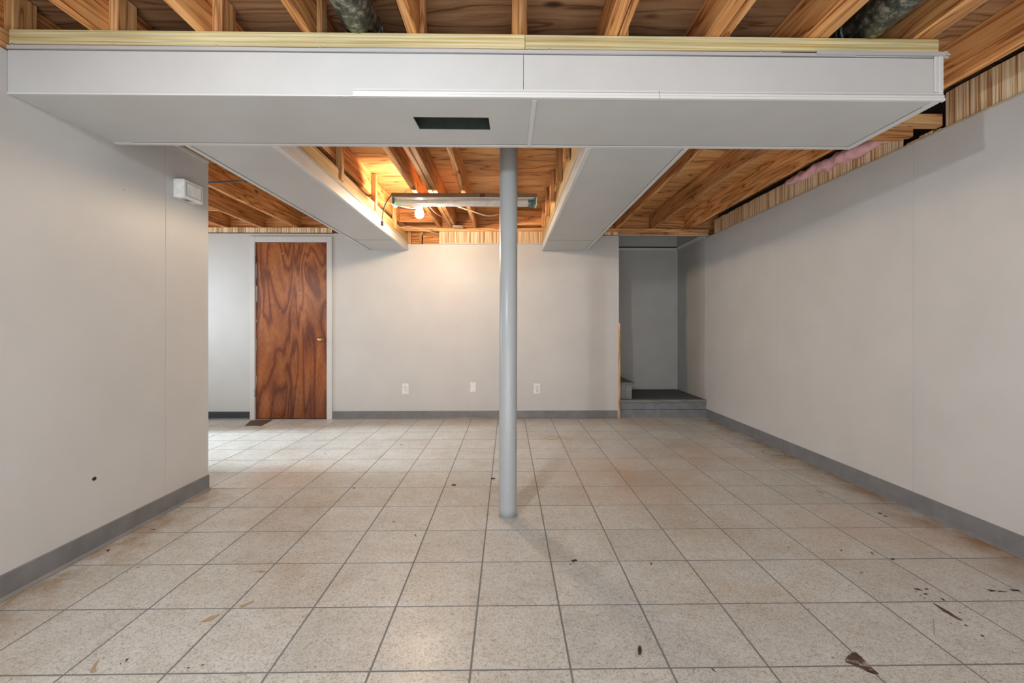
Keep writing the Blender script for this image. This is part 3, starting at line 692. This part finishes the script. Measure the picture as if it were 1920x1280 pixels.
# ------------------------------------------------------------------ galvanised round ducts between the joists
def duct(x, zc, yend, r, label, dx=0, dz=0):
    d = empty('duct', (x, yend, zc), label, 'duct')
    m = tube_mesh([(x+dx, -.6, zc+dz), (x, yend, zc)], r, 28, 'pipe', smooth_pts=False)
    link('pipe', m, M['galv'], d)
    for k, y in enumerate((yend-.02, yend-.045)):
        t = tube_mesh([(x, y-.006, zc), (x, y+.006, zc)], r+.004, 28, 'bead', smooth_pts=False); link('bead', t, M['galv'], d)
    e = tube_mesh([(x, yend-.015, zc), (x, yend+.06, zc-.005), (x, yend+.09, zc-.02)], r*.985, 24, 'elbow'); link('elbow', e, M['galv'], d)
    return d
duct(-.585, 2.262, 1.80, .070, 'galvanised round duct between the joists, left of centre', dx=-.0)
duct(1.44, 2.262, 1.80, .072, 'galvanised round duct between the joists near the right end of the cross soffit')

# ------------------------------------------------------------------ fluorescent fixture
FX0, FX1, FY = -.965, .245, 3.62
fx = empty('fluorescent_fixture', ((FX0+FX1)/2, FY, 2.06), 'unlit hanging fluorescent tube fixture with a brown channel, behind the column', 'light fixture')
bm = bmesh.new(); cube_bm(bm, FX0, FX1, FY-.03, FY+.05, 2.128, 2.165); bmesh.ops.bevel(bm, geom=list(bm.edges), offset=.003, segments=2, affect='EDGES')
link('channel', bm_mesh(bm, 'channel'), M['channel'], fx)
box('reflector', (FX0+.02, FX1-.02, FY-.045, FY+.065, 2.120, 2.127), M['white'], fx)
box('knockout_plate', (-.23, -.19, FY-.032, FY-.029, 2.132, 2.158), M['stain'], fx, bev=0)
for y in (FY-.022, FY+.042):
    t = link('tube', tube_mesh([(FX0+.03, y, 2.092), (FX1-.03, y, 2.092)], .019, 16, 'tube', smooth_pts=False), M['tube'], fx)
    link('tube_end', tube_mesh([(FX1-.075, y, 2.092), (FX1-.029, y, 2.092)], .0195, 16, 'tube_end', smooth_pts=False), M['tube_end'], t)
for x, s in ((FX0+.012, 1), (FX1-.028, 1)):
    box('lamp_holder', (x, x+.016, FY-.045, FY+.063, 2.068, 2.128), M['green'], fx, bev=.004)
    box('end_cap', (x-.010 if x < 0 else x+.016, x if x < 0 else x+.024, FY-.047, FY+.066, 2.066, 2.13), M['white'], fx, bev=.003)
for pts in ([(-.87, FY, 2.165), (-.79, FY+.06, ZJ+.08)], [(-.75, FY, 2.165), (-.77, FY+.05, ZJ+.09)], [(.09, FY, 2.165), (.01, FY-.12, ZJ+.10)]):
    link('chain', tube_mesh(pts, .0022, 6, 'chain', smooth_pts=False), M['black'], fx)
link('power_cord', tube_mesh([(FX0, FY, 2.155), (FX0-.04, FY+.03, 2.13), (FX0-.085, FY+.06, 2.06), (FX0-.105, FY+.08, 1.98), (FX0-.105, FY+.08, 1.955)], .005, 8, 'power_cord'), M['cable_black'], fx)
box('plug', (FX0-.115, FX0-.095, FY+.07, FY+.09, 1.915, 1.955), M['cable_black'], fx, bev=.003)

# ------------------------------------------------------------------ bare bulb in its keyless socket
BX, BY = -.77, 3.78
bl = empty('bare_bulb_lamp', (BX, BY, 2.197), 'lit bare bulb in a white ceiling socket under the joists', 'lamp')
link('socket_base', lathe([(.052, 2.197), (.055, 2.185), (.05, 2.165), (.032, 2.155), (.024, 2.150)], 24, 'socket_base'), M['white'], bl, (BX, BY, 0))
link('socket_sleeve', lathe([(.022, 2.152), (.021, 2.115), (.019, 2.110)], 20, 'socket_sleeve'), M['brass'], bl, (BX, BY, 0))
link('bulb', lathe([(.0135, 2.115), (.015, 2.100), (.022, 2.086), (.031, 2.068), (.0365, 2.048), (.0365, 2.033), (.032, 2.018), (.021, 2.006), (.007, 2.002)], 24, 'bulb'), M['bulb'], bl, (BX, BY, 0))
link('pull_chain', tube_mesh([(BX+.02, BY, 2.15), (BX+.03, BY, 2.11), (BX+.024, BY, 2.09)], .0015, 5, 'pull_chain'), M['steel'], bl)

# cables
def cable(pts, label, r=.004, mat='cable'):
    o = link('electric_cable', tube_mesh(pts, r, 7, 'electric_cable'), M[mat]); tag(o, label, 'cable'); return o
cable([(-1.12, 3.70, 2.13), (-1.0, 3.74, 2.115), (-.86, 3.77, 2.09), (-.80, 3.80, 2.10), (-.74, 3.95, 2.17), (-.70, 4.2, 2.16), (-.66, 4.5, 2.19)], 'cream cable passing behind the bare bulb to the joists')
cable([(-.50, 4.1, 2.205), (-.42, 4.15, 2.19), (-.33, 4.2, 2.175), (-.24, 4.28, 2.165), (-.17, 4.35, 2.175), (-.10, 4.45, 2.215)], 'cream cable sagging under the joist right of the bulb', .006)
cable([(-1.10, 4.45, 2.08), (-1.06, 4.6, 2.12), (-1.0, 4.7, 2.135), (-.9, 4.8, 2.12), (-.78, 4.9, 2.115)], 'cream cable below the bulb, running to the striped strip')
cable([(-1.64, 2.75, 2.16), (-1.63, 3.1, 2.165), (-1.64, 3.6, 2.17), (-1.63, 4.1, 2.175)], 'black armoured cable tucked along the outer edge of the left soffit', .009, 'cable_black')
cable([(-2.9, 3.55, 2.19), (-2.6, 3.5, 2.188), (-2.44, 3.45, 2.19), (-2.1, 3.4, 2.19), (-1.66, 3.2, 2.17)], 'thin black cable crossing under the joists left of the left soffit', .006, 'cable_black')
o = box('junction_box', (-.62, -.50, 4.83, 4.92, 2.178, 2.196), M['steel'], bev=.006); tag(o, 'flat grey metal junction box above the striped strip on the back wall', 'junction box')

# ------------------------------------------------------------------ pink insulation on top of the right wall
bm = bmesh.new(); n = 46; m_ = 10; R = []
for i in range(n+1):
    t = i/n; y = 2.52+t*1.05; row = []
    rad = .05*(.55+.45*math.sin(math.pi*min(1, t*1.08)))
    for k in range(m_):
        a = 2*math.pi*k/m_; rr = rad*(1+.9*noise.noise(Vector((y*16, math.cos(a)*1.6, math.sin(a)*1.6))))
        row.append(bm.verts.new((XR-.012+rr*math.cos(a)*.8, y, 2.205+.045*t+rr*.8*math.sin(a)+.015*noise.noise(Vector((y*7, 3, 0))))))
    R.append(row)
for a, c in zip(R, R[1:]):
    for k in range(m_): bm.faces.new((a[k], a[(k+1) % m_], c[(k+1) % m_], c[k]))
bm.faces.new(R[0]); bm.faces.new(R[-1])
o = link('insulation', bm_mesh(bm, 'insulation', True), M['pink']); tag(o, 'pink fibreglass insulation poking out above the right wall', 'insulation', kind='stuff')

# ------------------------------------------------------------------ door
DX0, DX1, DZ = -2.889, -2.079, 2.030
door = box('door_1', (DX0, DX1, YB+.004, YB+.042, .008, DZ), M['door'], bev=.002); tag(door, 'reddish brown varnished flush wooden door with swirling grain', kind='structure')
for nm, b in (('casing', (-2.950, -2.892, YB-.018, YB+.02, 0, 2.098)), ('casing', (-2.076, -2.016, YB-.018, YB+.02, 0, 2.098))):
    box(nm, b, M['trim'], door, bev=.003)
box('casing', (-2.892, -2.076, YB-.018, YB+.02, 2.033, 2.098), M['trim'], door, bev=.003)
for z in (.26, 1.78):
    h = box('hinge', (-2.897, -2.884, YB-.024, YB+.002, z, z+.09), M['steel'], door, bev=.001)
kz, kx = .915, -2.142
kn = link('door_knob', lathe([(.030, 0), (.030, -.004), (.012, -.008), (.011, -.028), (.018, -.034), (.026, -.046), (.027, -.056), (.020, -.066), (.006, -.070)], 24, 'door_knob', 'y'), M['brass'], door, (kx, YB+.004, kz))
for z0, z1, w_ in ((1.35, 1.53, .012), (.42, .5, .006), (.78, .92, .005), (1.62, 1.80, .007)):
    box('paint_drip', (DX0+.001, DX0+w_, YB+.0025, YB+.0045, z0, z1), M['trim'], door, bev=.0005)

# ------------------------------------------------------------------ wall plates on the back wall
def plate(x, zc, kind, label, w=.075, h=.122):
    p = empty('wall_plate' if kind == 'blank' else 'power_outlet', (x, YB-.003, zc), label, 'outlet' if kind != 'blank' else 'wall plate')
    box('cover', (x-w/2, x+w/2, YB-.0065, YB-.0003, zc-h/2, zc+h/2), M['white'], p, bev=.002)
    if kind == 'duplex':
        for s in (-1, 1):
            r = link('receptacle', lathe([(.0172, 0), (.0165, -.0025)], 18, 'receptacle', 'y'), M['white'], p, (x, YB-.0065, zc+s*.0195))
            for dx in (-.0065, .0065): box('slot', (x+dx-.0012, x+dx+.0012, YB-.0095, YB-.0088, zc+s*.0195, zc+s*.0195+.009), M['slot'], r, bev=0)
            box('ground_hole', (x-.002, x+.002, YB-.0095, YB-.0088, zc+s*.0195-.009, zc+s*.0195-.005), M['slot'], r, bev=0)
        box('screw', (x-.0025, x+.0025, YB-.008, YB-.0065, zc-.0025, zc+.0025), M['steel'], p, bev=.001)
    else:
        for s in (-1, 1): box('screw', (x-.003, x+.003, YB-.008, YB-.0065, zc+s*.048-.003, zc+s*.048+.003), M['steel'], p, bev=.001)
plate(-1.178, .349, 'duplex', 'white duplex power outlet on the back wall, left of the blank plate')
plate(-.400, .365, 'blank', 'plain white blank wall plate between the two power outlets', .066, .112)
plate(.338, .349, 'duplex', 'white duplex power outlet on the back wall, just right of the column')

# ------------------------------------------------------------------ door chime on the left wall
ch = empty('door_chime', (XL, 2.595, 1.80), 'small white door chime box mounted high on the left wall near its end', 'door chime')
CY0, CY1, CZ0, CZ1, CXF = 2.518, 2.675, 1.797, 1.906, XL+.064
box('housing', (XL+.0005, CXF, CY0, CY1, CZ0, CZ1), M['white'], ch, bev=.004)
for b in ((CY0+.014, CY1-.014, CZ1-.020, CZ1-.015), (CY0+.014, CY1-.014, CZ0+.015, CZ0+.020), (CY0+.014, CY0+.020, CZ0+.02, CZ1-.02), (CY1-.020, CY1-.014, CZ0+.02, CZ1-.02)):
    box('front_bead', (CXF-.0005, CXF+.0015, *b), M['base_trim'], ch, bev=.0008)
for k in range(6): box('grille_slot', (XL+.015, XL+.05, CY0+.045+k*.008, CY0+.048+k*.008, CZ0-.0006, CZ0+.001), M['slot'], ch, bev=0)

# ------------------------------------------------------------------ staircase in the alcove
st = empty('staircase', (1.8, 5.1, 0), 'grey painted landing and steps in the dark alcove at the back right', 'staircase')
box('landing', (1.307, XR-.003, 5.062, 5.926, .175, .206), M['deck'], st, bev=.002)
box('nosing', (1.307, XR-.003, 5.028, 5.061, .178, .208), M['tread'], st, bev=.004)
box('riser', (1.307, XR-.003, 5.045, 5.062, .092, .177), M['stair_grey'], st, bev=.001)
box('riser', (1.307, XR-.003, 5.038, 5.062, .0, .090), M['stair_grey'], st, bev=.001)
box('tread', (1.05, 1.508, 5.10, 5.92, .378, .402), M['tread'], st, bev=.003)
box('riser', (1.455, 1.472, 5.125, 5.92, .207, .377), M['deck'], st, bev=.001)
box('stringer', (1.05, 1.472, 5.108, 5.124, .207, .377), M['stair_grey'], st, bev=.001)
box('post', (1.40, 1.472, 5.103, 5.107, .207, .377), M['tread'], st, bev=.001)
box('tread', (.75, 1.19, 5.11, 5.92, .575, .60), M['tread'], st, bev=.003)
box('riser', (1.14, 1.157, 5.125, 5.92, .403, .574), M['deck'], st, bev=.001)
